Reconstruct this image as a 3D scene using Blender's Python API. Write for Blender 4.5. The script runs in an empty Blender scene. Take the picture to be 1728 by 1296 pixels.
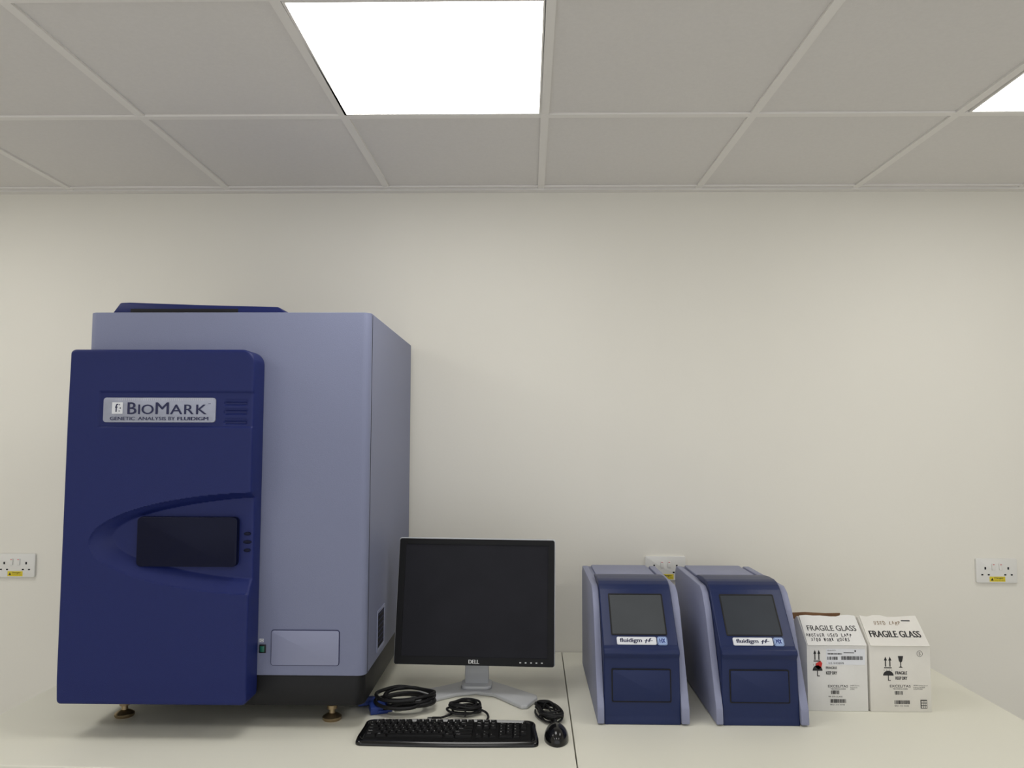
import bpy, bmesh, math, random
from mathutils import Vector, Matrix
random.seed(4)
TZ = 0.75           # table height
CZ = TZ + 1.7132    # ceiling height
scene = bpy.context.scene
COL = scene.collection

# ------------------------------------------------------------------ materials
def srgb(c):
    return tuple(((v/255)/12.92 if v/255 <= .04045 else ((v/255+.055)/1.055)**2.4) for v in c)
def mat(name, rgb, rough=.5, metal=0., bump=0., bscale=200., var=0., vscale=6., spec=.5, emit=None, estr=0., coat=0.):
    m = bpy.data.materials.new(name); m.use_nodes = True
    nt = m.node_tree; b = nt.nodes['Principled BSDF']
    c = srgb(rgb)
    b.inputs['Base Color'].default_value = (*c, 1)
    b.inputs['Roughness'].default_value = rough
    b.inputs['Metallic'].default_value = metal
    b.inputs['Specular IOR Level'].default_value = spec
    b.inputs['Coat Weight'].default_value = coat
    tc = nt.nodes.new('ShaderNodeTexCoord')
    if bump > 0:
        n = nt.nodes.new('ShaderNodeTexNoise'); n.inputs['Scale'].default_value = bscale; n.inputs['Detail'].default_value = 3
        bp = nt.nodes.new('ShaderNodeBump'); bp.inputs['Strength'].default_value = bump; bp.inputs['Distance'].default_value = .002
        nt.links.new(tc.outputs['Object'], n.inputs['Vector']); nt.links.new(n.outputs['Fac'], bp.inputs['Height'])
        nt.links.new(bp.outputs['Normal'], b.inputs['Normal'])
    if var > 0:
        n = nt.nodes.new('ShaderNodeTexNoise'); n.inputs['Scale'].default_value = vscale; n.inputs['Detail'].default_value = 4
        r = nt.nodes.new('ShaderNodeValToRGB')
        r.color_ramp.elements[0].position = .3; r.color_ramp.elements[1].position = .7
        r.color_ramp.elements[0].color = (*[v*(1-var) for v in c], 1)
        r.color_ramp.elements[1].color = (*[min(1, v*(1+var)) for v in c], 1)
        nt.links.new(tc.outputs['Object'], n.inputs['Vector']); nt.links.new(n.outputs['Fac'], r.inputs['Fac'])
        nt.links.new(r.outputs['Color'], b.inputs['Base Color'])
    if emit:
        b.inputs['Emission Color'].default_value = (*srgb(emit), 1); b.inputs['Emission Strength'].default_value = estr
    return m
M_WALL = mat('wall_paint', (231, 228, 218), .85, var=.008, vscale=2.2, bump=.08, bscale=120, spec=.2)
M_CEIL = mat('ceiling_tile', (224, 221, 217), .95, var=.015, vscale=90, bump=.15, bscale=260, spec=.1)
M_BAR = mat('ceiling_bar', (234, 231, 226), .6, spec=.2)
M_FLOOR = mat('vinyl_floor', (214, 212, 206), .5, var=.03, vscale=30)
M_TABLE = mat('table_laminate', (227, 225, 211), .45, var=.012, vscale=3, spec=.35)
M_EDGE = mat('table_edging', (60, 60, 62), .5)
M_STEEL = mat('brushed_steel', (190, 190, 190), .3, 1, var=.05, vscale=40)
M_LILAC = mat('lilac_paint', (124, 129, 155), .5, bump=.25, bscale=700, var=.01, vscale=5, spec=.3)
M_LILAC2 = mat('lilac_plastic', (138, 142, 167), .5, bump=.15, bscale=700, spec=.3)
M_NAVY = mat('navy_door_paint', (26, 36, 92), .42, bump=.2, bscale=800, var=.02, vscale=4, spec=.25)
M_BLUE = mat('blue_plastic', (25, 38, 80), .38, bump=.12, bscale=800, spec=.3)
M_BLACKP = mat('black_plastic', (20, 20, 22), .5, bump=.1, bscale=600, spec=.3)
M_KEY = mat('key_plastic', (14, 14, 15), .55, bump=.1, bscale=600, spec=.2)
M_GLOSSB = mat('gloss_black_plastic', (12, 12, 13), .18, coat=.15, var=.05, vscale=10, spec=.4)
M_BEZEL = mat('bezel_plastic', (12, 12, 14), .4, bump=.1, bscale=600, spec=.2)
M_SCREEN = mat('screen_glass', (34, 34, 39), .4, var=.12, vscale=8, spec=.1)
M_DISP = mat('dark_display_glass', (10, 14, 40), .35, var=.05, vscale=8, spec=.15)
M_LCD = mat('grey_lcd', (74, 77, 80), .4, var=.05, vscale=12, spec=.15)
M_LCD2 = mat('dark_grey_lcd', (56, 60, 66), .4, var=.05, vscale=12, spec=.15)
M_SILVER = mat('silver_plastic', (188, 190, 193), .4, .1, var=.02, vscale=20)
M_PLATE = mat('logo_plate_silver', (158, 162, 178), .4, .25, var=.05, vscale=60)
M_INKN = mat('navy_ink', (24, 28, 70), .6, var=.02)
M_INKK = mat('black_ink', (38, 37, 38), .7, var=.02)
M_INKH = mat('marker_ink', (60, 58, 62), .7, var=.05)
M_INKP = mat('faded_pencil_ink', (160, 142, 122), .7, var=.02)
M_INKW = mat('white_ink', (205, 205, 205), .6, var=.02)
M_RED = mat('red_ink', (200, 40, 36), .6, var=.05)
M_YEL = mat('yellow_sticker', (220, 200, 50), .6, var=.03)
M_WPL = mat('white_socket_plastic', (228, 227, 222), .3, var=.01)
M_WLAB = mat('white_label', (222, 224, 228), .4, var=.01)
M_BADGE = mat('pale_blue_badge', (170, 192, 228), .4, var=.02)
M_CARD = mat('white_cardboard', (225, 224, 220), .8, var=.03, vscale=14, bump=.2, bscale=60, spec=.2)
M_CARD2 = mat('aged_white_cardboard', (223, 220, 212), .8, var=.04, vscale=9, bump=.2, bscale=60, spec=.2)
M_KRAFT = mat('brown_cardboard', (120, 88, 60), .9, var=.15, vscale=30)
M_GREEN = mat('green_switch', (16, 92, 74), .3, var=.05)
M_BRASS = mat('worn_brass', (160, 142, 112), .35, .9, var=.1, vscale=60)
M_VGA = mat('vga_blue_plastic', (34, 58, 130), .45, var=.03)
M_LIGHT = mat('light_diffuser', (245, 245, 245), .6, var=.01, emit=(255, 254, 251), estr=7.1)
M_DARK = mat('dark_gap', (12, 12, 18), .8, var=.05)

# ------------------------------------------------------------------ helpers
class Thing:
    def __init__(s, name, label, category, loc, group=None):
        e = bpy.data.objects.new(name, None); e.empty_display_size = .05
        e.location = loc; COL.objects.link(e)
        e['label'] = label; e['category'] = category
        if group: e['group'] = group
        s.root = e; s.loc = Vector(loc)
def add_mesh(name, verts, faces, m, owner=None, parent=None, smooth=False, label=None, M=None, edges=()):
    """verts given as (X, Y, height above table); owner = Thing"""
    off = owner.loc if owner else Vector((0, 0, 0))
    vv = []
    for v in verts:
        v = Vector(v)
        if M is not None: v = M @ v
        vv.append(v + Vector((0, 0, TZ)) - off)
    me = bpy.data.meshes.new(name); me.from_pydata([tuple(v) for v in vv], list(edges), faces); me.update()
    bm = bmesh.new(); bm.from_mesh(me); bmesh.ops.recalc_face_normals(bm, faces=bm.faces) if len(bm.faces) < 20000 and smooth != 'raw' else None
    bm.to_mesh(me); bm.free()
    me.materials.append(m)
    if smooth and smooth != 'raw':
        for p in me.polygons: p.use_smooth = True
    o = bpy.data.objects.new(name, me); COL.objects.link(o)
    par = parent if parent else (owner.root if owner else None)
    if par: o.parent = par
    if label: o['label'] = label
    return o
def bm_out(bm):
    bm.verts.ensure_lookup_table(); bm.verts.index_update()
    v = [tuple(x.co) for x in bm.verts]; f = [[q.index for q in p.verts] for p in bm.faces]; bm.free(); return v, f
def box_geo(x0, x1, y0, y1, z0, z1, bev=0, seg=2):
    bm = bmesh.new(); bmesh.ops.create_cube(bm, size=1)
    for v in bm.verts:
        v.co = Vector(((x0+x1)/2+v.co.x*(x1-x0), (y0+y1)/2+v.co.y*(y1-y0), (z0+z1)/2+v.co.z*(z1-z0)))
    if bev: bmesh.ops.bevel(bm, geom=list(bm.edges), offset=bev, segments=seg, profile=.5, affect='EDGES')
    return bm_out(bm)
def box(name, d, m, owner=None, bev=0, seg=2, **k):
    v, f = box_geo(*d, bev, seg)
    o = add_mesh(name, v, f, m, owner, **k); shade(o); return o
def shade(o, ang=35):
    me = o.data
    for p in me.polygons: p.use_smooth = True
    bm = bmesh.new(); bm.from_mesh(me)
    for e in bm.edges:
        e.smooth = not (len(e.link_faces) == 2 and e.calc_face_angle(0) > math.radians(ang))
    bm.to_mesh(me); bm.free()
def prism(name, prof, x0, x1, m, owner, bev=0, seg=2, axis='x', **k):
    """extrude polygon prof: axis x -> prof=(y,z); axis z -> prof=(x,y); axis y -> prof=(x,z)"""
    n = len(prof)
    def P(a, b, t): return (t, a, b) if axis == 'x' else ((a, b, t) if axis == 'z' else (a, t, b))
    bm = bmesh.new()
    A = [bm.verts.new(P(a, b, x0)) for a, b in prof]; B = [bm.verts.new(P(a, b, x1)) for a, b in prof]
    bm.faces.new(A); bm.faces.new(B[::-1])
    for i in range(n): bm.faces.new([A[i], B[i], B[(i+1) % n], A[(i+1) % n]])
    bmesh.ops.recalc_face_normals(bm, faces=bm.faces)
    if bev: bmesh.ops.bevel(bm, geom=list(bm.edges), offset=bev, segments=seg, profile=.5, affect='EDGES', clamp_overlap=True)
    v, f = bm_out(bm)
    o = add_mesh(name, v, f, m, owner, **k); shade(o, 30); return o
def rrect(x0, x1, z0, z1, r, n=6, rs=None):
    rs = rs or (r, r, r, r)   # bl, br, tr, tl
    P = []
    for (cx, cz, a0, rr) in ((x0, z0, 180, rs[0]), (x1, z0, 270, rs[1]), (x1, z1, 0, rs[2]), (x0, z1, 90, rs[3])):
        ccx = cx + (rr if cx == x0 else -rr); ccz = cz + (rr if cz == z0 else -rr)
        for i in range(n+1):
            a = math.radians(a0 + 90*i/n); P.append((ccx+rr*math.cos(a), ccz+rr*math.sin(a)))
    return P
def ring(name, outer, inner, y0, y1, m, owner, axis='y', **k):
    n = len(outer)
    def P(p, t): return (p[0], t, p[1]) if axis == 'y' else (p[0], p[1], t)
    V = [P(p, y0) for p in outer]+[P(p, y0) for p in inner]+[P(p, y1) for p in outer]+[P(p, y1) for p in inner]
    F = []
    for i in range(n):
        j = (i+1) % n
        F += [[i, j, n+j, n+i], [2*n+i, 3*n+i, 3*n+j, 2*n+j], [i, 2*n+i, 2*n+j, j], [n+i, n+j, 3*n+j, 3*n+i]]
    o = add_mesh(name, V, F, m, owner, **k); shade(o); return o
def lathe(name, prof, c, m, owner, n=28, **k):
    V = []; F = []
    for r, z in prof:
        for i in range(n):
            a = 2*math.pi*i/n; V.append((c[0]+r*math.cos(a), c[1]+r*math.sin(a), c[2]+z))
    for j in range(len(prof)-1):
        for i in range(n): F.append([j*n+i, j*n+(i+1) % n, (j+1)*n+(i+1) % n, (j+1)*n+i])
    F.append(list(range(n))[::-1]); F.append([(len(prof)-1)*n+i for i in range(n)])
    o = add_mesh(name, V, F, m, owner, **k); shade(o); return o
def tube_geo(pts, r, sub=8, n=8):
    P = [Vector(p) for p in pts]; S = []
    for i in range(len(P)-1):
        p0 = P[max(i-1, 0)]; p1 = P[i]; p2 = P[i+1]; p3 = P[min(i+2, len(P)-1)]
        for s in range(sub):
            t = s/sub
            S.append(.5*((2*p1)+(p2-p0)*t+(2*p0-5*p1+4*p2-p3)*t*t+(3*p1-p0-3*p2+p3)*t**3))
    S.append(P[-1]); V = []; F = []
    up = Vector((0, 0, 1)); L = len(S)
    for i, p in enumerate(S):
        d = (S[min(i+1, L-1)]-S[max(i-1, 0)]).normalized()
        a = d.cross(up)
        a = a.normalized() if a.length > 1e-4 else Vector((1, 0, 0))
        b = a.cross(d)
        for q in range(n):
            t = 2*math.pi*q/n; w = p+a*r*math.cos(t)+b*r*math.sin(t); V.append((w.x, w.y, max(w.z, .0002)))
    for i in range(L-1):
        for q in range(n): F.append([i*n+q, i*n+(q+1) % n, (i+1)*n+(q+1) % n, (i+1)*n+q])
    F.append(list(range(n))[::-1]); F.append([(L-1)*n+q for q in range(n)])
    return V, F
def tube(name, pts, r, m, owner, sub=8, n=8, **k):
    V, F = tube_geo(pts, r, sub, n); return add_mesh(name, V, F, m, owner, smooth=True, **k)
_tc = {}
def text_geo(s, shear=0.):
    key = (s, shear)
    if key in _tc: return _tc[key]
    cu = bpy.data.curves.new('t', 'FONT'); cu.body = s; cu.size = 1; cu.shear = shear; cu.resolution_u = 4
    ob = bpy.data.objects.new('t', cu); COL.objects.link(ob)
    dg = bpy.context.evaluated_depsgraph_get(); me = bpy.data.meshes.new_from_object(ob.evaluated_get(dg))
    V = [(v.co.x, v.co.y) for v in me.vertices]; F = [list(p.vertices) for p in me.polygons]
    bpy.data.objects.remove(ob); bpy.data.curves.remove(cu); bpy.data.meshes.remove(me)
    xs = [v[0] for v in V]; ys = [v[1] for v in V]
    x0, x1, y0, y1 = min(xs), max(xs), min(ys), max(ys)
    V = [((x-x0)/max(x1-x0, 1e-6), (y-y0)/max(y1-y0, 1e-6)) for x, y in V]
    _tc[key] = (V, F); return _tc[key]
class Marks:
    """flat printed marks on a plane: O origin, U right, V up, N outward; conv maps label units -> (u,v)"""
    def __init__(s, O, U, V, N, conv=lambda x, y: (x, y), lift=.0006):
        s.O, s.U, s.V, s.N = Vector(O), Vector(U).normalized(), Vector(V).normalized(), Vector(N).normalized()
        s.conv = conv; s.lift = lift; s.g = {}
    def put(s, pts, F, m, extra=0.):
        vs, fs = s.g.setdefault(m.name, ([], [])); b = len(vs)
        for u, v in pts: vs.append(tuple(s.O+s.U*u+s.V*v+s.N*(s.lift+extra)))
        for f in F: fs.append([b+i for i in f])
    def text(s, t, x0, y0, x1, y1, m, bold=0., shear=0.):
        V, F = text_geo(t, shear)   # y0 top, y1 bottom in label units (y down); bold = overprint shift
        h = abs(y1-y0)*bold
        n = 1 if not bold else 3
        for i in range(n):
            dx = (i-(n-1)/2)*h
            s.put([s.conv(x0+h+a*(x1-x0-2*h)+dx, y1+b*(y0-y1)) for a, b in V], F, m, i*.00008)
    def hand(s, t, x0, y0, x1, y1, m):
        """uneven handwriting: letters one by one with wobble"""
        n = len(t); w = (x1-x0)/n
        for i, ch in enumerate(t):
            if ch == ' ': continue
            dy = random.uniform(-.12, .12)*(y1-y0); k = random.uniform(.85, 1.1)
            s.text(ch, x0+w*i, y0+dy, x0+w*i+w*(.25 if ch in 'I1' else .78), y0+dy+(y1-y0)*k, m, .03, random.uniform(.05, .4))
    def rect(s, x0, y0, x1, y1, m):
        s.put([s.conv(x0, y0), s.conv(x1, y0), s.conv(x1, y1), s.conv(x0, y1)], [[3, 2, 1, 0]], m)
    def poly(s, pts, m): s.put([s.conv(*p) for p in pts], [list(range(len(pts)))], m)
    def frame(s, x0, y0, x1, y1, w, m):
        s.rect(x0, y0, x1, y0+w, m); s.rect(x0, y1-w, x1, y1, m); s.rect(x0, y0+w, x0+w, y1-w, m); s.rect(x1-w, y0+w, x1, y1-w, m)
    def barcode(s, x0, y0, x1, y1, m):
        x = x0
        while x < x1:
            w = random.choice((.35, .6, 1.)); s.rect(x, y0, min(x+w, x1), y1, m); x += w+random.choice((.3, .5, .8))
    def circle(s, cx, cy, r, w, m, n=20):
        for i in range(n):
            a, b = 2*math.pi*i/n, 2*math.pi*(i+1)/n
            s.poly([(cx+r*math.cos(a), cy+r*math.sin(a)), (cx+r*math.cos(b), cy+r*math.sin(b)),
                    (cx+(r-w)*math.cos(b), cy+(r-w)*math.sin(b)), (cx+(r-w)*math.cos(a), cy+(r-w)*math.sin(a))], m)
    def arrows(s, x, y, w, h, m):
        for ox in (0, w*.58):
            a = w*.42
            s.poly([(x+ox+a*.5, y), (x+ox+a, y+h*.34), (x+ox, y+h*.34)], m)
            s.rect(x+ox+a*.33, y+h*.34, x+ox+a*.67, y+h*.86, m)
        s.rect(x, y+h*.92, x+w, y+h, m)
    def umbrella(s, x, y, w, h, m):
        P = [(x+w/2-w/2*math.cos(math.pi*i/10), y+h*.5-h*.4*math.sin(math.pi*i/10)) for i in range(11)]
        s.poly(P, m); s.rect(x+w*.46, y+h*.5, x+w*.54, y+h*.92, m); s.rect(x+w*.54, y+h*.86, x+w*.72, y+h*.92, m)
        for i in range(4): s.rect(x+w*(.1+.24*i), y, x+w*(.13+.24*i), y+h*.12, m)
    def glass(s, x, y, w, h, m):
        s.poly([(x, y), (x+w, y), (x+w*.8, y+h*.45), (x+w*.58, y+h*.55), (x+w*.58, y+h*.88), (x+w*.9, y+h), (x+w*.1, y+h), (x+w*.42, y+h*.88), (x+w*.42, y+h*.55), (x+w*.2, y+h*.45)], m)
    def build(s, owner, parent, name='lettering'):
        out = []
        for mn, (vs, fs) in s.g.items():
            out.append(add_mesh(name, vs, fs, bpy.data.materials[mn], owner, parent=parent, smooth='raw'))
        return out

def structure(name, d, m, bev=0):
    v, f = box_geo(*d, bev)
    o = add_mesh(name, [(a, b, c-TZ) for a, b, c in v], f, m); o['kind'] = 'structure'; return o

# ------------------------------------------------------------------ room
RX0, RX1, RY0 = -3.2, 3.6, -4.6
structure('wall_back', (RX0-.1, RX1+.1, 0, .1, 0, CZ+.1), M_WALL)
structure('wall_left', (RX0-.1, RX0, RY0, 0, 0, CZ+.1), M_WALL)
structure('wall_right', (RX1, RX1+.1, RY0, 0, 0, CZ+.1), M_WALL)
structure('floor', (RX0-.1, RX1+.1, RY0-.1, .1, -.1, 0), M_FLOOR)
structure('ceiling', (RX0, RX1, RY0, 0, CZ, CZ+.1), M_CEIL)
A = .689
nt_ = 1
skew = {-3: (.018, .018), -2: (.018, .016), -1: (.022, .003), 0: (0, -.003), 1: (-.012, .015), 2: (-.030, .004), 3: (-.02, 0)}
for k in range(-5, 7):
    x = k*.6
    if RX0 < x < RX1:
        dw, dn = skew.get(k, (0, 0)); xw = x+dw; xn = x+dn
        P = [(xw-.012, -.03), (xw+.012, -.03), (xn+.012, -1.29), (xn+.012, RY0), (xn-.012, RY0), (xn-.012, -1.29)]
        n = len(P); zc = CZ-TZ
        V = [(p[0], p[1], zc-.006) for p in P]+[(p[0], p[1], zc) for p in P]
        F = [list(range(n))[::-1], [n+i for i in range(n)]]+[[i, (i+1) % n, n+(i+1) % n, n+i] for i in range(n)]
        o = add_mesh('trim_%d' % nt_, V, F, M_BAR); o['kind'] = 'structure'; nt_ += 1
rowY = [-A, -A-.62]+[-A-.62-.6*j for j in range(1, 6)]
for y in rowY:
    if y > RY0:
        structure('trim_%d' % nt_, (RX0, RX1, y-.012, y+.012, CZ-.0065, CZ), M_BAR, .001); nt_ += 1
structure('trim_%d' % nt_, (RX0, RX1, -.03, 0, CZ-.012, CZ), M_BAR, .001); nt_ += 1
structure('trim_%d' % nt_, (RX0, RX1, -.056, -.046, CZ-.007, CZ), M_BAR, .001)
gl = 'recessed ceiling light panels'
for (kx, j) in ((-1, 0), (2, 0), (-4, 0), (-1, 3), (2, 3), (-4, 3)):
    x0 = kx*.6+.013+(.004 if kx == -1 and j == 0 else 0); x1 = kx*.6+.587; y1 = rowY[j]-.013; y0 = rowY[j+1]+.013
    t = Thing('ceiling_light', 'square flat white light panel glowing in the suspended ceiling grid', 'ceiling light', ((x0+x1)/2, (y0+y1)/2, CZ-.006), gl)
    zc = CZ-TZ
    ring('light_frame', [(x0, y0), (x1, y0), (x1, y1), (x0, y1)], [(x0+.006, y0+.006), (x1-.006, y0+.006), (x1-.006, y1-.006), (x0+.006, y1-.006)], zc-.006, zc-.0005, M_BAR, t, axis='z')
    box('diffuser', (x0+.006, x1-.006, y0+.006, y1-.006, zc-.004, zc-.0005), M_LIGHT, t)

# ------------------------------------------------------------------ tables
def table(corners, label, legs):
    cx = sum(c[0] for c in corners)/4; cy = sum(c[1] for c in corners)/4
    t = Thing('table', label, 'table', (cx, cy, 0))
    prism('tabletop', corners, -.025, -.0001, M_TABLE, t, axis='z', bev=.001, seg=1)
    e = [(c[0]+(.002 if c[0] < cx else -.002), c[1]+(.002 if c[1] < cy else -.002)) for c in corners]
    prism('edge_underside', e, -.045, -.025, M_EDGE, t, axis='z')
    for lx, ly in legs:
        box('leg', (lx-.02, lx+.02, ly-.02, ly+.02, -TZ, -.045), M_STEEL, t, .004)
    return t
table([(-1.5195, -1.022), (.0650, -1.06), (.0743, -.004), (-1.5195, -.004)], 'white laminate worktop table carrying the large analyzer and the computer', [(-1.45, -.95), (-.02, -.95), (-1.45, -.08), (0, -.08)])
table([(.0680, -1.075), (1.319, -1.075), (1.319, -.004), (.0773, -.004)], 'white laminate worktop table carrying two small instruments and cartons', [(.12, -.98), (1.25, -.98), (.15, -.08), (1.25, -.08)])

# ------------------------------------------------------------------ wall sockets
def socket(x0, z0, label):
    t = Thing('wall_socket', label, 'wall socket', (x0+.073, 0, TZ+z0+.043), 'double wall sockets along the wall')
    prism('faceplate', rrect(x0, x0+.146, z0, z0+.086, .005), -.010, 0, M_WPL, t, axis='y', bev=.002)
    for cx in (x0+.032, x0+.114):
        prism('socket_hole', rrect(cx-.0028, cx+.0028, z0+.047, z0+.056, .0005, 2), -.0108, -.0095, M_DARK, t, axis='y')
        for s in (-1, 1):
            prism('socket_hole', rrect(cx+s*.0115-.0035, cx+s*.0115+.0035, z0+.026, z0+.031, .0005, 2), -.0108, -.0095, M_DARK, t, axis='y')
    for cx in (x0+.060, x0+.086):
        box('rocker_switch', (cx-.0055, cx+.0055, -.0145, -.009, z0+.045, z0+.068), M_WPL, t, .0015)
        box('switch_marker', (cx-.003, cx+.003, -.0149, -.0142, z0+.064, z0+.066), M_RED, t)
    st = box('warning_sticker', (x0+.046, x0+.102, -.0106, -.0098, z0+.004, z0+.022), M_YEL, t)
    mk = Marks((x0+.046, -.0106, z0+.004), (1, 0, 0), (0, 0, 1), (0, -1, 0), lambda x, y: (x, -y+.018), .0003)
    mk.text('Danger', .017, .002, .050, .009, M_INKK, .03)
    mk.text('Disconnect before opening', .017, .011, .053, .0145, M_INKK)
    mk.poly([(.004, .014), (.014, .014), (.009, .004)], M_INKK)
    mk.build(t, st)
    return t
sl = 'white double wall socket with yellow warning sticker'
socket(1.572, .258, sl)
socket(-2.013, .257, sl)
socket(.380, .260, sl+', partly hidden')

# ------------------------------------------------------------------ large analyzer
a = Thing('genetic_analyzer', 'large lilac cabinet instrument with a protruding navy blue door', 'laboratory instrument', (-.875, -.40, TZ))
BX0, BX1, BYF, BYB, BZ0, BZ1 = -1.262, -.481, -.785, -.012, .140, 1.116
prism('cabinet_body', rrect(BX0, BX1, BYF, BYB, .022, 6), BZ0, BZ1, M_LILAC, a, axis='z', bev=.004)
box('cabinet_seam', (BX1-.0005, BX1+.0008, BYF+.0235, BYF+.0255, BZ0+.004, BZ1-.005), M_DARK, a)
prism('plinth', rrect(BX0+.012, BX1-.006, BYF+.008, BYB-.02, .03, 6), .060, BZ0, M_BLACKP, a, axis='z', bev=.003)
for fx, fy in ((-.587, -.705), (-1.169, -.693), (-.587, -.10), (-1.169, -.10)):
    lathe('levelling_foot', [(.024, 0), (.026, .003), (.026, .009), (.018, .015), (.009, .019), (.008, .028), (.014, .030), (.014, .040), (.007, .042), (.007, .060)], (fx, fy, 0), M_BRASS, a, label='dull metal levelling foot')
LZ = BZ1
prism('top_cover', [(-1.252, LZ), (-.725, LZ), (-.765, LZ+.030), (-1.00, LZ+.036), (-1.195, LZ+.043), (-1.222, LZ+.042)], -.70, -.20, M_NAVY, a, axis='y', bev=.004, label='navy blue raised cover')
box('cover_slot', (-1.19, -.88, -.7025, -.695, LZ+.006, LZ+.024), M_DARK, a, .001)
ring('side_vent_frame', [(-.632, .160), (-.518, .160), (-.518, .276), (-.632, .276)], [(-.624, .168), (-.526, .168), (-.526, .268), (-.624, .268)], BX1-.001, BX1+.002, M_LILAC2, a, M=Matrix(((0, 1, 0, 0), (1, 0, 0, 0), (0, 0, 1, 0), (0, 0, 0, 1))))
box('side_vent', (BX1-.001, BX1+.0008, -.624, -.526, .168, .268), M_DARK, a)
for i in range(6):
    box('vent_slat', (BX1, BX1+.0015, -.624, -.526, .180+i*.016, .183+i*.016), M_INKN, a)
DW = (-.733, -.553, .168, .258)   # x0,x1,z0,z1
ring('drawer_recess', rrect(DW[0]-.002, DW[1]+.002, DW[2]-.002, DW[3]+.002, .008), rrect(DW[0], DW[1], DW[2], DW[3], .006), BYF-.001, BYF+.002, M_INKN, a)
prism('drawer', rrect(DW[0], DW[1], DW[2], DW[3], .006), BYF-.004, BYF+.001, M_LILAC2, a, axis='y', bev=.0015)
box('power_switch', (-.766, -.748, BYF-.004, BYF, .199, .221), M_BLACKP, a, .001)
box('switch_rocker', (-.763, -.751, BYF-.007, BYF-.003, .202, .218), M_GREEN, a, .002, label='green rocker')
mk = Marks((-.767, BYF, .226), (1, 0, 0), (0, 0, 1), (0, -1, 0), lambda x, y: (x, .010-y), .0005)
mk.rect(0, 0, .012, .009, M_WLAB); mk.build(a, None, 'switch_label')
mk = Marks((-.767, BYF, .226), (1, 0, 0), (0, 0, 1), (0, -1, 0), lambda x, y: (x, .010-y), .0009)
mk.text('I/O', .001, .001, .011, .008, M_INKK); mk.build(a, None)

# door: relief surface
DX0, DX1, DZ0, DZ1, DYF, DYB = -1.262, -.770, .087, 1.004, -.870, -.788
def smooth01(t): t = max(0, min(1, t)); return t*t*(3-2*t)
SW = .030
def door_depth(x, z):
    d = 0.
    xo = (x+.70)/.490; zo = (z-.498)/.132; ro = math.sqrt(xo*xo+zo*zo)
    bi = .101+.006*smooth01((x+1.02)/.25)
    xi = (x+.70)/.442; zi = (z-.509)/bi; ri = math.sqrt(xi*xi+zi*zi)
    if ro < 1:
        if ri <= 1: d += SW
        else:
            t = (1-ro)/max((1-ro)+(ri-1), 1e-6); d += SW*(.10+.90*t)
    sx = min(smooth01((x+1.182)/.004), 1); sz = min(smooth01((z-.797)/.004), smooth01((.893-z)/.004))
    d += .0035*sx*sz
    for zc in (.864, .840, .814):
        sz = min(smooth01((z-(zc-.0085))/.003), smooth01(((zc+.0085)-z)/.003))
        sx = min(smooth01((x+.848)/.003), smooth01((-.786-x)/.003))
        d += .005*sx*sz*(1 if z < zc+.002 else .4)
    d += .004*smooth01((z-.80)/.25)+.004*smooth01((.16-z)/.08)
    return d
def door_mesh():
    def axis(a0, a1, step):
        e = [0, .0008, .002, .004, .007, .011, .016]
        n = int((a1-a0-.04)/step)
        return [a0+q for q in e]+[a0+.02+(a1-a0-.04)*i/n for i in range(n+1)]+[a1-q for q in e[::-1]]
    X = axis(DX0, DX1, .0028); Z = axis(DZ0, DZ1, .0025)
    def rc(x, z):
        return {(0, 0): .010, (1, 0): .014, (1, 1): .036, (0, 1): .012}[(int(x > (DX0+DX1)/2), int(z > (DZ0+DZ1)/2))]
    V = []; F = []
    for z in Z:
        for x in X:
            r = rc(x, z)
            er = .007
            qx = max(DX0+r-x, x-(DX1-r), 0); qz = max(DZ0+r-z, z-(DZ1-r), 0)
            L = math.hypot(qx, qz); nx, nz = x, z
            if qx > 0 and qz > 0 and L > r:
                s = r/L; cx = DX0+r if x < (DX0+DX1)/2 else DX1-r; cz = DZ0+r if z < (DZ0+DZ1)/2 else DZ1-r
                nx = cx+(x-cx)*s; nz = cz+(z-cz)*s; dist = 0
            elif qx > 0 and qz > 0: dist = r-L
            else: dist = min(x-DX0, DX1-x, z-DZ0, DZ1-z)
            rd = 0
            if dist < er: rd = er-math.sqrt(max(er*er-(er-dist)**2, 0))
            V.append((nx, DYF+door_depth(nx, nz)+rd*.9, nz))
    nx = len(X); nz = len(Z)
    for j in range(nz-1):
        for i in range(nx-1): F.append([j*nx+i, j*nx+i+1, (j+1)*nx+i+1, (j+1)*nx+i])
    bd = [i for i in range(nx)]+[j*nx+nx-1 for j in range(1, nz)]+[(nz-1)*nx+i for i in range(nx-2, -1, -1)]+[j*nx for j in range(nz-2, 0, -1)]
    b = len(V)
    for i in bd: V.append((V[i][0], DYB, V[i][2]))
    n = len(bd)
    for i in range(n): F.append([bd[(i+1) % n], bd[i], b+i, b+(i+1) % n])
    F.append([b+i for i in range(n)])
    o = add_mesh('door', V, F, M_NAVY, a, smooth='raw', label='navy blue moulded door with a sweeping crescent recess')
    for p in o.data.polygons: p.use_smooth = True
    bm = bmesh.new(); bm.from_mesh(o.data)
    for e in bm.edges:
        e.smooth = not (len(e.link_faces) == 2 and e.calc_face_angle(0) > math.radians(40))
    bm.to_mesh(o.data); bm.free()
    return o
door = door_mesh()
disp_y = DYF+SW
prism('display', rrect(-1.071, -.808, .436, .564, .012), disp_y-.018, disp_y+.004, M_DISP, a, axis='y', bev=.0015, label='dark rectangular touch display')
for zc, w in ((.520, .010), (.4985, .012), (.477, .010)):
    P = [(-.786+w*.9*math.cos(2*math.pi*i/20), zc+.0045*math.sin(2*math.pi*i/20)) for i in range(20)]
    prism('button', P, disp_y-.004, disp_y+.002, M_DISP, a, axis='y', bev=.001)
py = DYF+.0035
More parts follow.
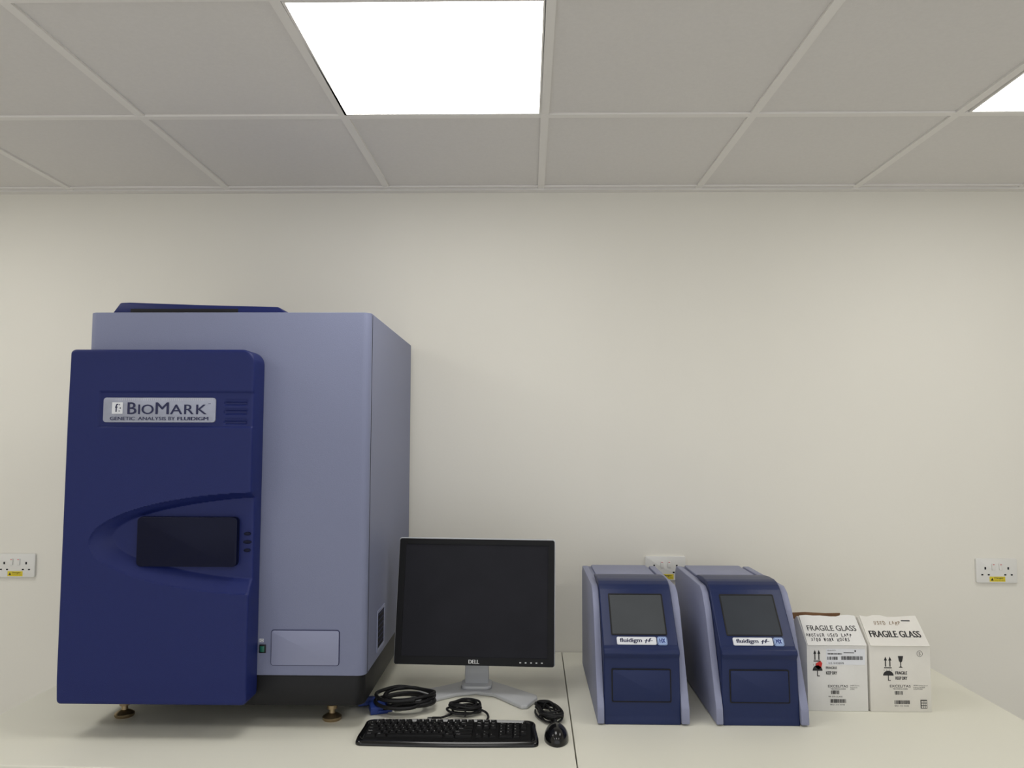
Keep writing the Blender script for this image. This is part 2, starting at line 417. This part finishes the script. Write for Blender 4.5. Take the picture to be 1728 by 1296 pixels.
plate = prism('logo_plate', rrect(-1.166, -.869, .811, .876, .008), py-.0045, py+.004, M_PLATE, a, axis='y', bev=.0015, label='silver name plate with rounded corners')
cv = lambda x, y: ((x-175)*.297/188, -(y-672)*.065/41)
mk = Marks((-1.166, py-.0045, .876), (1, 0, 0), (0, 0, 1), (0, -1, 0), cv, .0006)
for i in range(47): mk.rect(196+i*3.5, 673.5, 196.5+i*3.5, 677, M_INKW)
mk.rect(190, 680, 208, 699, M_WLAB)
mk.build(a, plate, 'plate_print')
mk = Marks((-1.166, py-.0045, .876), (1, 0, 0), (0, 0, 1), (0, -1, 0), cv, .0010)
mk.text('f', 195, 682.5, 200.5, 696, M_INKN, .02)
mk.rect(201.5, 683, 203.2, 684.7, M_INKN); mk.rect(203, 688.5, 205, 690.5, M_INKN); mk.rect(201.5, 693.5, 203.2, 695.2, M_INKN)
bb = .018
mk.text('B', 216, 680, 231, 699.5, M_INKN, bb)
mk.text('I', 234, 683.5, 237, 699.5, M_INKN, bb); mk.text('O', 239.5, 683.5, 260, 699.5, M_INKN, bb)
mk.text('M', 263, 680, 285.5, 699.5, M_INKN, bb)
mk.text('A', 287.5, 683.5, 308, 699.5, M_INKN, bb); mk.text('R', 311, 683.5, 327, 699.5, M_INKN, bb); mk.text('K', 331, 683.5, 349, 699.5, M_INKN, bb)
mk.text('TM', 351, 681, 355, 683, M_INKN)
mk.text('GENETIC', 187, 704, 229, 709.5, M_INKN, .02); mk.text('ANALYSIS', 234, 704, 281, 709.5, M_INKN, .02); mk.text('BY', 285, 704, 296, 709.5, M_INKN, .02)
mk.text('FLUIDIGM', 300, 704, 352, 709.5, M_INKN, .07)
mk.build(a, plate)

# ------------------------------------------------------------------ monitor
mo = Thing('monitor', 'black and silver flat computer monitor, switched off, on a silver stand', 'monitor', (-.205, -.46, TZ))
MM = Matrix.Translation((-.2065, -.505, .2825)) @ Matrix.Rotation(math.radians(-1.0), 4, 'Z') @ Matrix.Rotation(math.radians(-10), 4, 'X') @ Matrix.Rotation(math.radians(.5), 4, 'Y')
W, H = .481/2, .372/2
prism('back_shell', rrect(-W, W, -H, H, .008), .006, .028, M_SILVER, mo, axis='y', bev=.002, M=MM, label='silver outer frame')
prism('back_cover', rrect(-W+.05, W-.05, -H+.04, H-.04, .03), .028, .055, M_BLACKP, mo, axis='y', bev=.008, M=MM)
ring('bezel', rrect(-W+.003, W-.003, -H+.001, H-.004, .006), rrect(-W+.022, W-.022, -H+.024, H-.020, .001), -.004, .010, M_BEZEL, mo, M=MM)
box('screen', (-W+.020, W-.020, -.001, .008, -H+.022, H-.018), M_SCREEN, mo, M=MM)
inv = MM.to_3x3()
o0 = MM @ Vector((0, -.004, -H+.012))
mk = Marks(o0, inv @ Vector((1, 0, 0)), inv @ Vector((0, 0, 1)), inv @ Vector((0, -1, 0)), lambda x, y: (x, -y), .0005)
mk.text('DELL', -.016, -.0055, .016, .0055, M_INKW, .06)
for i in range(5): mk.rect(.135+i*.016, .0015, .140+i*.016, -.0015, M_INKW)
mk.build(mo, None)
NM = Matrix.Translation((-.205, -.435, 0))
prism('neck', [(-.037, .008), (.037, .008), (.033, .26), (-.033, .26)], 0-.012, .012, M_SILVER, mo, axis='y', bev=.004, M=NM)
box('neck_bracket', (-.245, -.165, -.452, -.425, .19, .30), M_BLACKP, mo, .004)
base_pts = [(-.250, -.385), (-.160, -.385), (-.118, -.425), (-.022, -.520), (-.020, -.545), (-.050, -.612), (-.068, -.615), (-.150, -.510), (-.205, -.490), (-.262, -.510), (-.350, -.585), (-.372, -.582), (-.398, -.520), (-.394, -.498), (-.292, -.425)]
prism('stand_base', base_pts, .0, .012, M_SILVER, mo, axis='z', bev=.004, seg=3)
prism('stand_hub', rrect(-.252, -.158, -.480, -.400, .02), .012, .022, M_SILVER, mo, axis='z', bev=.004)

# ------------------------------------------------------------------ keyboard
kb = Thing('keyboard', 'black computer keyboard with a glossy rounded front edge', 'keyboard', (-.253, -.825, TZ))
KX0, KX1, KY0, KY1 = -.486, -.022, -.894, -.760
def kz(y): return .010+(y-KY0)/(KY1-KY0)*.015
def kb_outline():
    P = []
    n = 30
    for i in range(n+1):
        t = i/n; x = KX0+.018+(KX1-KX0-.036)*t; P.append((x, KY0+.004-.006*math.sin(math.pi*t)))
    for i in range(1, 8):
        an = math.radians(-90+90*i/8); P.append((KX1-.018+.018*math.cos(an), KY0+.022+.018*math.sin(an)))
    P.append((KX1, KY0+.04)); P.append((KX1-.006, KY1-.04))
    for i in range(1, 8):
        an = math.radians(90*i/8); P.append((KX1-.028+.022*math.cos(an), KY1-.024+.020*math.sin(an)))
    for i in range(n+1):
        t = i/n; x = KX1-.03-(KX1-KX0-.06)*t; P.append((x, KY1-.004+.005*math.sin(math.pi*t)))
    for i in range(1, 8):
        an = math.radians(90+90*i/8); P.append((KX0+.028+.022*math.cos(an), KY1-.024+.020*math.sin(an)))
    P.append((KX0+.006, KY1-.04)); P.append((KX0, KY0+.04))
    for i in range(1, 8):
        an = math.radians(180+90*i/8); P.append((KX0+.018+.018*math.cos(an), KY0+.022+.018*math.sin(an)))
    return P
out = kb_outline(); n = len(out)
cxk, cyk = (KX0+KX1)/2, (KY0+KY1)/2
V = []; F = []
def ins(p, d):
    return (cxk+(p[0]-cxk)*(1-d/.23), cyk+(p[1]-cyk)*(1-d/.063))
layers = [(0, None, 0), (0, 'h', -.006), (.003, 'h', -.001), (.009, 'h', .001), (.014, 'h', -.003), (.016, 'h', -.004)]
for d, md, dz in layers:
    for p in out:
        q = ins(p, d); V.append((q[0], q[1], .0 if md is None else kz(q[1])+dz))
for l in range(len(layers)-1):
    for i in range(n): F.append([l*n+i, l*n+(i+1) % n, (l+1)*n+(i+1) % n, (l+1)*n+i])
F.append(list(range(n))[::-1]); F.append([(len(layers)-1)*n+i for i in range(n)])
o = add_mesh('keyboard_body', V, F, M_GLOSSB, kb, smooth=True); shade(o, 50)
U = .0186; RP = .0150
rows = [
    (0, 0, [('Esc', 1, 1), ('F1', 2, 1), ('F2', 3, 1), ('F3', 4, 1), ('F4', 5, 1), ('F5', 6.5, 1), ('F6', 7.5, 1), ('F7', 8.5, 1), ('F8', 9.5, 1), ('F9', 11, 1), ('F10', 12, 1), ('F11', 13, 1), ('F12', 14, 1), ('Prt', 15.3, 1), ('Scr', 16.3, 1), ('Brk', 17.3, 1)]),
    (1, 0, [(c, i, 1) for i, c in enumerate('`1234567890-=')]+[('Back', 13, 2), ('Ins', 15.3, 1), ('Home', 16.3, 1), ('PgU', 17.3, 1), ('Num', 18.6, 1), ('/', 19.6, 1), ('*', 20.6, 1), ('-', 21.6, 1)]),
    (2, 0, [('Tab', 0, 1.5)]+[(c, 1.5+i, 1) for i, c in enumerate('QWERTYUIOP[]')]+[('#', 13.5, 1.5), ('Del', 15.3, 1), ('End', 16.3, 1), ('PgD', 17.3, 1), ('7', 18.6, 1), ('8', 19.6, 1), ('9', 20.6, 1), ('+', 21.6, 1)]),
    (3, 0, [('Caps', 0, 1.75)]+[(c, 1.75+i, 1) for i, c in enumerate("ASDFGHJKL;'")]+[('Enter', 12.75, 2.25), ('4', 18.6, 1), ('5', 19.6, 1), ('6', 20.6, 1)]),
    (4, 0, [('Shift', 0, 2.25)]+[(c, 2.25+i, 1) for i, c in enumerate('ZXCVBNM,./')]+[('Shift', 12.25, 2.75), ('^', 16.3, 1), ('1', 18.6, 1), ('2', 19.6, 1), ('3', 20.6, 1), ('En', 21.6, 1)]),
    (5, 0, [('Ctrl', 0, 1.5), ('Alt', 1.5, 1.5), (' ', 3, 8), ('Alt', 11, 1.5), ('Ctrl', 12.5, 2.5), ('<', 15.3, 1), ('v', 16.3, 1), ('>', 17.3, 1), ('0', 18.6, 2), ('.', 20.6, 1)]),
]
kx0 = KX0+.021; ky0 = KY1-.018
th = math.atan(.015/.134)
WM = Matrix(((1, 0, 0, 0), (0, math.cos(th), -math.sin(th), 0), (0, math.sin(th), math.cos(th), 0), (0, 0, 0, 1)))
yc = (KY0+.018+KY1-.010)/2
box('key_well', (KX0+.018, KX1-.020, -(KY1-.010-KY0-.018)/2, (KY1-.010-KY0-.018)/2, -.0008, .0006), M_KEY, kb, M=Matrix.Translation((0, yc, kz(yc)-.0034)) @ WM)
keym = {}
LV, LF = [], []
for r, _, ks in rows:
    for s, u, w in ks:
        if w not in keym:
            ww = w*U/2*.96-.0002; dd = RP/2-.0003
            Vk = [(sx*ww, sy*dd, 0) for sx, sy in ((-1, -1), (1, -1), (1, 1), (-1, 1))]+[(sx*(ww-.0020), sy*(dd-.0018)+.0006, .0058) for sx, sy in ((-1, -1), (1, -1), (1, 1), (-1, 1))]
            me = bpy.data.meshes.new('key'); me.from_pydata(Vk, [], [[3, 2, 1, 0], [4, 5, 6, 7], [0, 1, 5, 4], [1, 2, 6, 5], [2, 3, 7, 6], [3, 0, 4, 7]])
            bm = bmesh.new(); bm.from_mesh(me); bmesh.ops.bevel(bm, geom=list(bm.edges), offset=.0006, segments=1, affect='EDGES'); bm.to_mesh(me); bm.free()
            me.materials.append(M_KEY); keym[w] = me
        x = kx0+(u+w/2)*U*.985; y = ky0-r*RP*1.02; z = kz(y)-.0030
        ko = bpy.data.objects.new('key', keym[w]); COL.objects.link(ko); ko.parent = kb.root
        ko.location = Vector((x, y, z+TZ))-kb.loc
        ko.rotation_euler = (th, 0, 0)
        if s.strip():
            Vt, Ft = text_geo(s); b = len(LV); tw = min(.0024*len(s)*.9, w*U*.55)
            for p, q in Vt: LV.append((x-w*U*.5+.0050+p*tw, y+q*.0030, z+.0064+(q*.0030)*.1))
            LF += [[b+i for i in f] for f in Ft]
add_mesh('key_legends', LV, LF, M_INKW, kb, smooth='raw')

# ------------------------------------------------------------------ mouse
ms = Thing('computer_mouse', 'small glossy black computer mouse on the white table', 'computer mouse', (.024, -.832, TZ))
V = []; F = []; n = 28
def mouse_h(u, v):
    rr = u*u+v*v
    return .036*(max(0, 1-rr))**.5*(1-.18*v)
rings = 12
for k in range(rings+1):
    s = math.sin(math.pi/2*(1-k/rings)) if k < rings else .0005
    for i in range(n):
        an = 2*math.pi*i/n; u = s*math.cos(an); v = s*math.sin(an)
        x = .024+.0315*u*(1-.10*v*v)*(1+.05*v*-1); y = -.832+.057*v
        V.append((x, y, .004+mouse_h(u, v)))
b = len(V)
for i in range(n):
    V.append((V[i][0], V[i][1], 0))
for k in range(rings):
    for i in range(n): F.append([k*n+i, k*n+(i+1) % n, (k+1)*n+(i+1) % n, (k+1)*n+i])
for i in range(n): F.append([b+i, b+(i+1) % n, (i+1) % n, i])
F.append([b+i for i in range(n)][::-1]); F.append([rings*n+i for i in range(n)])
add_mesh('mouse_body', V, F, M_GLOSSB, ms, smooth=True)
lathe('scroll_wheel', [(.0095, -.0035), (.011, -.002), (.011, .002), (.0095, .0035)], (0, 0, 0), M_BLACKP, ms, n=18, M=Matrix.Translation((.024, -.800, .0265)) @ Matrix.Rotation(math.pi/2, 4, 'Y'))

# ------------------------------------------------------------------ cables
def coil(cx, cy, rx, ry, turns, z0, dz, ph=0., jit=.006, per=10, wob=.0):
    P = []
    for i in range(int(turns*per)+1):
        an = ph+2*math.pi*i/per
        k = 1+random.uniform(-jit, jit)*8; T = int(i/per)
        ox = wob*math.sin(T*2.1+.5); oy = wob*math.cos(T*1.7)
        P.append((cx+ox+rx*k*math.cos(an), cy+oy+ry*k*math.sin(an), z0+dz*i/per+.003*math.sin(an*1.7)))
    return P
vg = Thing('monitor_cable', 'coiled black monitor cable with blue plugs lying on the table', 'cable', (-.42, -.63, TZ))
P = [(-.490, -.590, .016), (-.475, -.60, .014)]+coil(-.397, -.620, .070, .058, 5.4, .016, .0055, math.pi*.9, .013, wob=.013)+[(-.43, -.672, .026), (-.452, -.662, .014)]
tube('cable', P, .0052, M_BLACKP, vg)
for (cx, cy, rz) in ((-.514, -.598, 20), (-.470, -.652, -160)):
    MX = Matrix.Translation((cx, cy, .0152)) @ Matrix.Rotation(math.radians(rz), 4, 'Z') @ Matrix.Rotation(math.radians(-12), 4, 'X')
    box('plug', (-.026, .024, -.019, .019, -.011, .011), M_VGA, vg, .003, M=MX, label='blue plug housing')
    box('plug_shell', (-.034, -.025, -.013, .013, -.005, .005), M_STEEL, vg, .001, M=MX)
    for s in (-1, 1):
        box('thumbscrew', (-.036, .004, s*.0215-.003, s*.0215+.003, -.003, .003), M_VGA, vg, .001, M=MX)
MX = Matrix.Translation((-.40, -.625, .010)) @ Matrix.Rotation(math.radians(25), 4, 'Z')
box('cable_tag', (-.03, .03, -.010, .010, -.001, .001), M_WLAB, vg, M=MX)
kc = Thing('keyboard_cable', 'black keyboard cable tied in a small loop on the table', 'cable', (-.225, -.66, TZ))
P = [(-.29, -.705, .006), (-.262, -.680, .008)]+coil(-.225, -.650, .042, .032, 7.2, .006, .0035, math.pi, .014, wob=.006)
P += [(-.175, -.66, .012), (-.158, -.69, .006), (-.165, -.735, .005), (-.168, -.750, .006)]
tube('cable', P, .0032, M_BLACKP, kc)
box('usb_plug', (-.312, -.286, -.716, -.703, .001, .010), M_BLACKP, kc, .002)
box('usb_tip', (-.324, -.312, -.7145, -.7045, .002, .009), M_STEEL, kc, .001)
tube('cable_tie', [(-.222, -.694+.004*i, .006+.012*math.sin(i/6*math.pi)*2) for i in range(7)], .0020, M_BLACKP, kc)
mc = Thing('mouse_cable', 'black mouse cable bundled and tied beside the monitor stand', 'cable', (0, -.67, TZ))
P = []
rr_ = lambda q: random.uniform(-q, q)
for i in range(9):
    z = .006+.0028*i
    P += [(-.022+rr_(.006), -.630+rr_(.008), z), (-.022+rr_(.008), -.668+rr_(.008), z+.002), (.000+rr_(.012), -.722+rr_(.010), z), (.036+rr_(.008), -.722+rr_(.012), z+.001), (.040+rr_(.008), -.690+rr_(.01), z+.003), (.012+rr_(.01), -.628+rr_(.008), z+.001)]
P += [(-.02, -.635, .030), (.004, -.68, .034), (.022, -.735, .018), (.024, -.765, .010), (.024, -.777, .014)]
tube('cable', P, .0028, M_BLACKP, mc)
box('usb_plug', (-.004, .010, -.600, -.572, .001, .010), M_BLACKP, mc, .002)
tube('cable', [(.003, -.598, .006), (.006, -.615, .008), (.004, -.630, .012)], .0028, M_BLACKP, mc)
tube('cable_tie', [(-.016+.008*i, -.676, .004+.040*math.sin(i/6*math.pi)) for i in range(7)], .0026, M_BLACKP, mc)

# ------------------------------------------------------------------ small instruments
def instrument(xo, badge, lcd, label):
    t = Thing('benchtop_instrument', label, 'laboratory instrument', (xo+.124, -.44, TZ), 'pair of small benchtop instruments')
    Wd = .248
    yb, top = -.16, .338
    shell = [(yb, .004), (yb, top-.02), (yb-.02, top), (-.545, top+.002), (-.575, top-.012), (-.612, top-.055), (-.730, .045), (-.733, .004)]
    prism('side_shell', shell, xo, xo+.019, M_LILAC2, t, bev=.003, label='lilac side shell')
    prism('side_shell', shell, xo+Wd-.021, xo+Wd+.001, M_LILAC2, t, bev=.003, label='lilac side shell')
    box('rear_body', (xo+.0195, xo+Wd-.0215, -.52, yb+.006, .004, top-.006), M_LILAC2, t, .003)
    box('top_panel', (xo+.030, xo+Wd-.032, -.46, yb-.014, top-.006, top+.002), M_LILAC2, t, .003)
    x0, x1 = xo+.0195, xo+Wd-.0215
    blue = [(-.521, .0), (-.521, top-.003), (-.40, top+.003), (-.406, top+.009), (-.43, top+.014), (-.48, top+.018), (-.530, top+.018), (-.550, top+.015), (-.568, top+.008), (-.582, top-.003), (-.592, top-.014), (-.700, .204), (-.716, .198), (-.722, .186), (-.713, .172), (-.722, .02), (-.726, 0)]
    prism('front_housing', blue, x0, x1, M_BLUE, t, bev=.004, seg=3, label='dark blue moulded front housing')
    pb = Vector((0, -.700, .204)); pt = Vector((0, -.592, top-.014)); vdir = (pt-pb).normalized(); nrm = Vector((0, vdir.z*-1, vdir.y))
    L = (pt-pb).length+.008
    SM = Matrix(((1, 0, 0, xo), (0, -nrm.y, vdir.y, pb.y), (0, -nrm.z, vdir.z, pb.z), (0, 0, 0, 1)))
    ring('screen_surround', rrect(.044, .200, .030, L-.009, .004), rrect(.048, .196, .034, L-.013, .002), -.0012, .002, M_BLACKP, t, M=SM)
    prism('screen', rrect(.047, .197, .033, L-.012, .003), -.0006, .002, lcd, t, axis='y', M=SM, label='grey unlit screen')
    pl = prism('name_strip', rrect(.058, .167, .001, .024, .004), -.003, .001, M_WLAB, t, axis='y', bev=.0006, M=SM, label='white name strip')
    bd = prism('model_badge', rrect(.170, .197, .000, .025, .005), -.003, .001, M_BADGE, t, axis='y', bev=.0006, M=SM, label='pale blue square badge')
    mk = Marks(SM @ Vector((0, -.003, 0)), (1, 0, 0), vdir, nrm, lambda x, y: (x, y), lift=.0006)
    mk.text('fluidigm', .066, .0195, .127, .004, M_INKN, .04)
    mk.text('f', .135, .017, .143, .005, M_INKN, .09, .5); mk.text('f', .144, .020, .154, .008, M_INKN, .09, .5)
    mk.rect(.134, .0115, .157, .0130, M_INKN)
    mk.build(t, pl)
    mk = Marks(SM @ Vector((0, -.003, 0)), (1, 0, 0), vdir, nrm, lift=.0006)
    mk.frame(.1715, .0015, .1955, .0235, .0010, M_VGA)
    mk.text(badge, .1750, .019, .1920, .006, M_VGA, .06)
    mk.build(t, bd)
    dm = Matrix.Translation((xo, 0, 0)) @ Matrix.Translation((0, -.7185, .10)) @ Matrix.Rotation(math.radians(-3), 4, 'X')
    ring('door_gap', rrect(.040, .202, -.042, .046, .004), rrect(.043, .199, -.039, .043, .003), -.0015, .002, M_DARK, t, M=dm)
    prism('loading_door', rrect(.0435, .1985, -.0385, .0425, .003), -.0025, .002, M_BLUE, t, axis='y', bev=.001, M=dm)
    return t
instrument(.139, 'HX', M_LCD, 'lilac and blue benchtop instrument with sloped grey screen and HX badge')
instrument(.459, 'MX', M_LCD2, 'lilac and blue benchtop instrument with sloped dark screen and MX badge')

# ------------------------------------------------------------------ cartons
def carton(x0, x1, yf, name_lab, m, which):
    t = Thing('cardboard_box', name_lab, 'cardboard box', ((x0+x1)/2, yf+.1, TZ), 'white lamp cartons')
    yt, zc, zt = yf+.072, .186, .250
    prof = [(yf, 0), (yf, zc), (yt, zt-.003), (yt+.012, zt-.003), (yf+.17, .19), (yf+.17, 0)]
    body = prism('carton_body', prof, x0, x1, m, t, bev=.0015)
    vd = Vector((0, yt-yf, zt-zc)); L = vd.length; vd.normalize(); nm = Vector((0, -vd.z, vd.y))
    SM = Matrix(((1, 0, 0, x0), (0, -nm.y, vd.y, yf), (0, -nm.z, vd.z, zc), (0, 0, 0, 1)))
    jag = [(.004+(x1-x0-.008)*i/8, L+random.uniform(-.004, .004)) for i in range(8, -1, -1)]
    flap = prism('tuck_flap', [(.002, -.004), (x1-x0-.002, -.004)]+jag, -.0025, -.0003, m, t, axis='y', M=SM)
    return t, body, flap, Vector((x0, yf, zc)), vd, nm, L
c1, body, flap, O, vd, nm, L = carton(.749, .920, -.605, 'white carton marked fragile glass, with handwriting and a red stain', M_CARD, 1)
prism('torn_flap', [(.733, .236), (.735, .254), (.78, .256), (.84, .253), (.884, .254), (.880, .240)], -.510, -.506, M_KRAFT, c1, axis='y', label='brown torn cardboard flap')
cf = lambda x, y: ((x-1365)*.0017, (1094-y)*L/53)
mk = Marks(O+nm*.0025, (1, 0, 0), vd, nm, cf, .0006)
mk.text('FRAGILE GLASS', 1374, 1060, 1457, 1070, M_INKK, .01)
mk.hand('ANOTHER USED LAMP', 1368, 1075, 1446, 1081, M_INKH)
mk.hand('3700 WORK HOURS', 1374, 1083, 1440, 1089, M_INKH)
mk.build(c1, flap)
cfb = lambda x, y: ((x-1365)*.00165, (1201-y)*.00171)
mk = Marks((.749, -.605, 0), (1, 0, 0), (0, 0, 1), (0, -1, 0), cfb, .0006)
mk.rect(1398, 1099, 1465, 1125, M_WLAB); mk.build(c1, body, 'shipping_label')
mk = Marks((.749, -.605, 0), (1, 0, 0), (0, 0, 1), (0, -1, 0), cfb, .0012)
mk.text('QUANTITY', 1400, 1101, 1415, 1103, M_INKK); mk.text('1', 1447, 1101, 1449, 1104, M_INKK)
mk.barcode(1400, 1106, 1425, 1108.5, M_INKK); mk.rect(1428, 1105, 1446, 1106, M_INKK)
mk.barcode(1400, 1112, 1418, 1117, M_INKK); mk.barcode(1424, 1111, 1461, 1117, M_INKK)
mk.text('U.S. 01032070', 1402, 1121, 1428, 1124, M_INKK)
mk.arrows(1376, 1101, 12, 19, M_INKK)
mk.umbrella(1374, 1124, 17, 22, M_INKK)
mk.poly([(1380, 1123), (1388, 1119), (1391, 1123), (1389, 1130), (1384, 1133), (1379, 1129)], M_RED)
mk.text('FRAGILE', 1397, 1128, 1416, 1132, M_INKK, .03); mk.text('KEEP DRY', 1397, 1136, 1416, 1141, M_INKK, .03)
mk.text('EXCELITAS', 1400, 1158, 1434, 1162, M_INKK); mk.text('TECHNOLOGIES', 1404, 1163.5, 1430, 1165.5, M_INKK)
mk.barcode(1405, 1167, 1419, 1173, M_INKK); mk.text('Wi 570 GLASS', 1400, 1176, 1424, 1178, M_INKK)
mk.barcode(1403, 1181, 1430, 1187, M_INKK); mk.text('SKU : C2 10103', 1403, 1189, 1428, 1191, M_INKK)
for i in range(3): mk.text(['44370 Christy', 'Fremont CA', '(USA)'][i], 1438, 1158+i*3, 1438+[16, 12, 7][i], 1160+i*3, M_INKK)
mk.build(c1, body)

c2, body, flap, O, vd, nm, L = carton(.926, 1.098, -.606, 'aged white carton marked fragile glass, with a circled number five', M_CARD2, 2)
cf = lambda x, y: ((x-1470)*.0017, (1094-y)*L/53)
mk = Marks(O+nm*.0025, (1, 0, 0), vd, nm, cf, .0006)
mk.hand('USED LAMP', 1492, 1051, 1538, 1058, M_INKP)
mk.text('FRAGILE GLASS', 1477, 1069, 1563, 1081, M_INKK, .04)
mk.rect(1540, 1049, 1555, 1051, M_INKH)
mk.build(c2, flap)
cfb = lambda x, y: ((x-1470)*.00167, (1202-y)*.00171)
mk = Marks((.926, -.606, 0), (1, 0, 0), (0, 0, 1), (0, -1, 0), cfb, .0006)
mk.circle(1555, 1107, 5, .6, M_INKK); mk.text('5', 1553.5, 1104.5, 1556.5, 1109.5, M_INKK)
mk.arrows(1494, 1112, 13, 19, M_INKK); mk.glass(1518, 1111, 9, 19, M_INKK)
mk.umbrella(1492, 1133, 18, 20, M_INKK)
mk.text('FRAGILE', 1513, 1136, 1533, 1141, M_INKK, .04); mk.text('KEEP DRY', 1513, 1144.5, 1533, 1149.5, M_INKK, .04)
mk.text('EXCELITAS', 1503, 1158, 1538, 1162, M_INKK); mk.text('TECHNOLOGIES', 1508, 1163.5, 1533, 1165.5, M_INKK)
mk.barcode(1511, 1168, 1525, 1174, M_INKK); mk.barcode(1510, 1183, 1536, 1189, M_INKK); mk.text('SKU : C2 10103', 1510, 1191, 1534, 1193, M_INKK)
for i in range(3): mk.text(['44370 Christy Street', 'Fremont CA 94538', '(510) 979-6500'][i], 1543, 1158+i*3, 1543+[24, 19, 15][i], 1160+i*3, M_INKK)
mk.rect(1554, 1182, 1565, 1196, M_INKK); mk.build(c2, body)
mk = Marks((.926, -.606, 0), (1, 0, 0), (0, 0, 1), (0, -1, 0), cfb, .0012)
for i in range(3):
    for j in range(3): mk.rect(1555.3+i*3.2, 1183.4+j*4.2, 1557.5+i*3.2, 1186.4+j*4.2, M_CARD2)
mk.build(c2, body)

# ------------------------------------------------------------------ world, camera
w = bpy.data.worlds.new('world'); scene.world = w; w.use_nodes = True
w.node_tree.nodes['Background'].inputs[0].default_value = (.96, .97, 1, 1); w.node_tree.nodes['Background'].inputs[1].default_value = 1.05
yaw, pitch, roll = .018, .0708, .0027
fw = Vector((-math.sin(yaw)*math.cos(pitch), math.cos(yaw)*math.cos(pitch), math.sin(pitch)))
r = Vector((math.cos(yaw), math.sin(yaw), 0)); u = r.cross(fw)
c, s = math.cos(roll), math.sin(roll)
r2 = c*r+s*u; u2 = -s*r+c*u
cam = bpy.data.cameras.new('camera'); co = bpy.data.objects.new('camera', cam); COL.objects.link(co)
mx = Matrix((r2, u2, -fw)).transposed().to_4x4(); mx.translation = Vector((-.055, -2.91, TZ+.7685))
co.matrix_world = mx
cam.sensor_width = 36; cam.lens = 1322.31/1728*36; cam.clip_start = .05
scene.camera = co
scene.view_settings.view_transform = 'Standard'
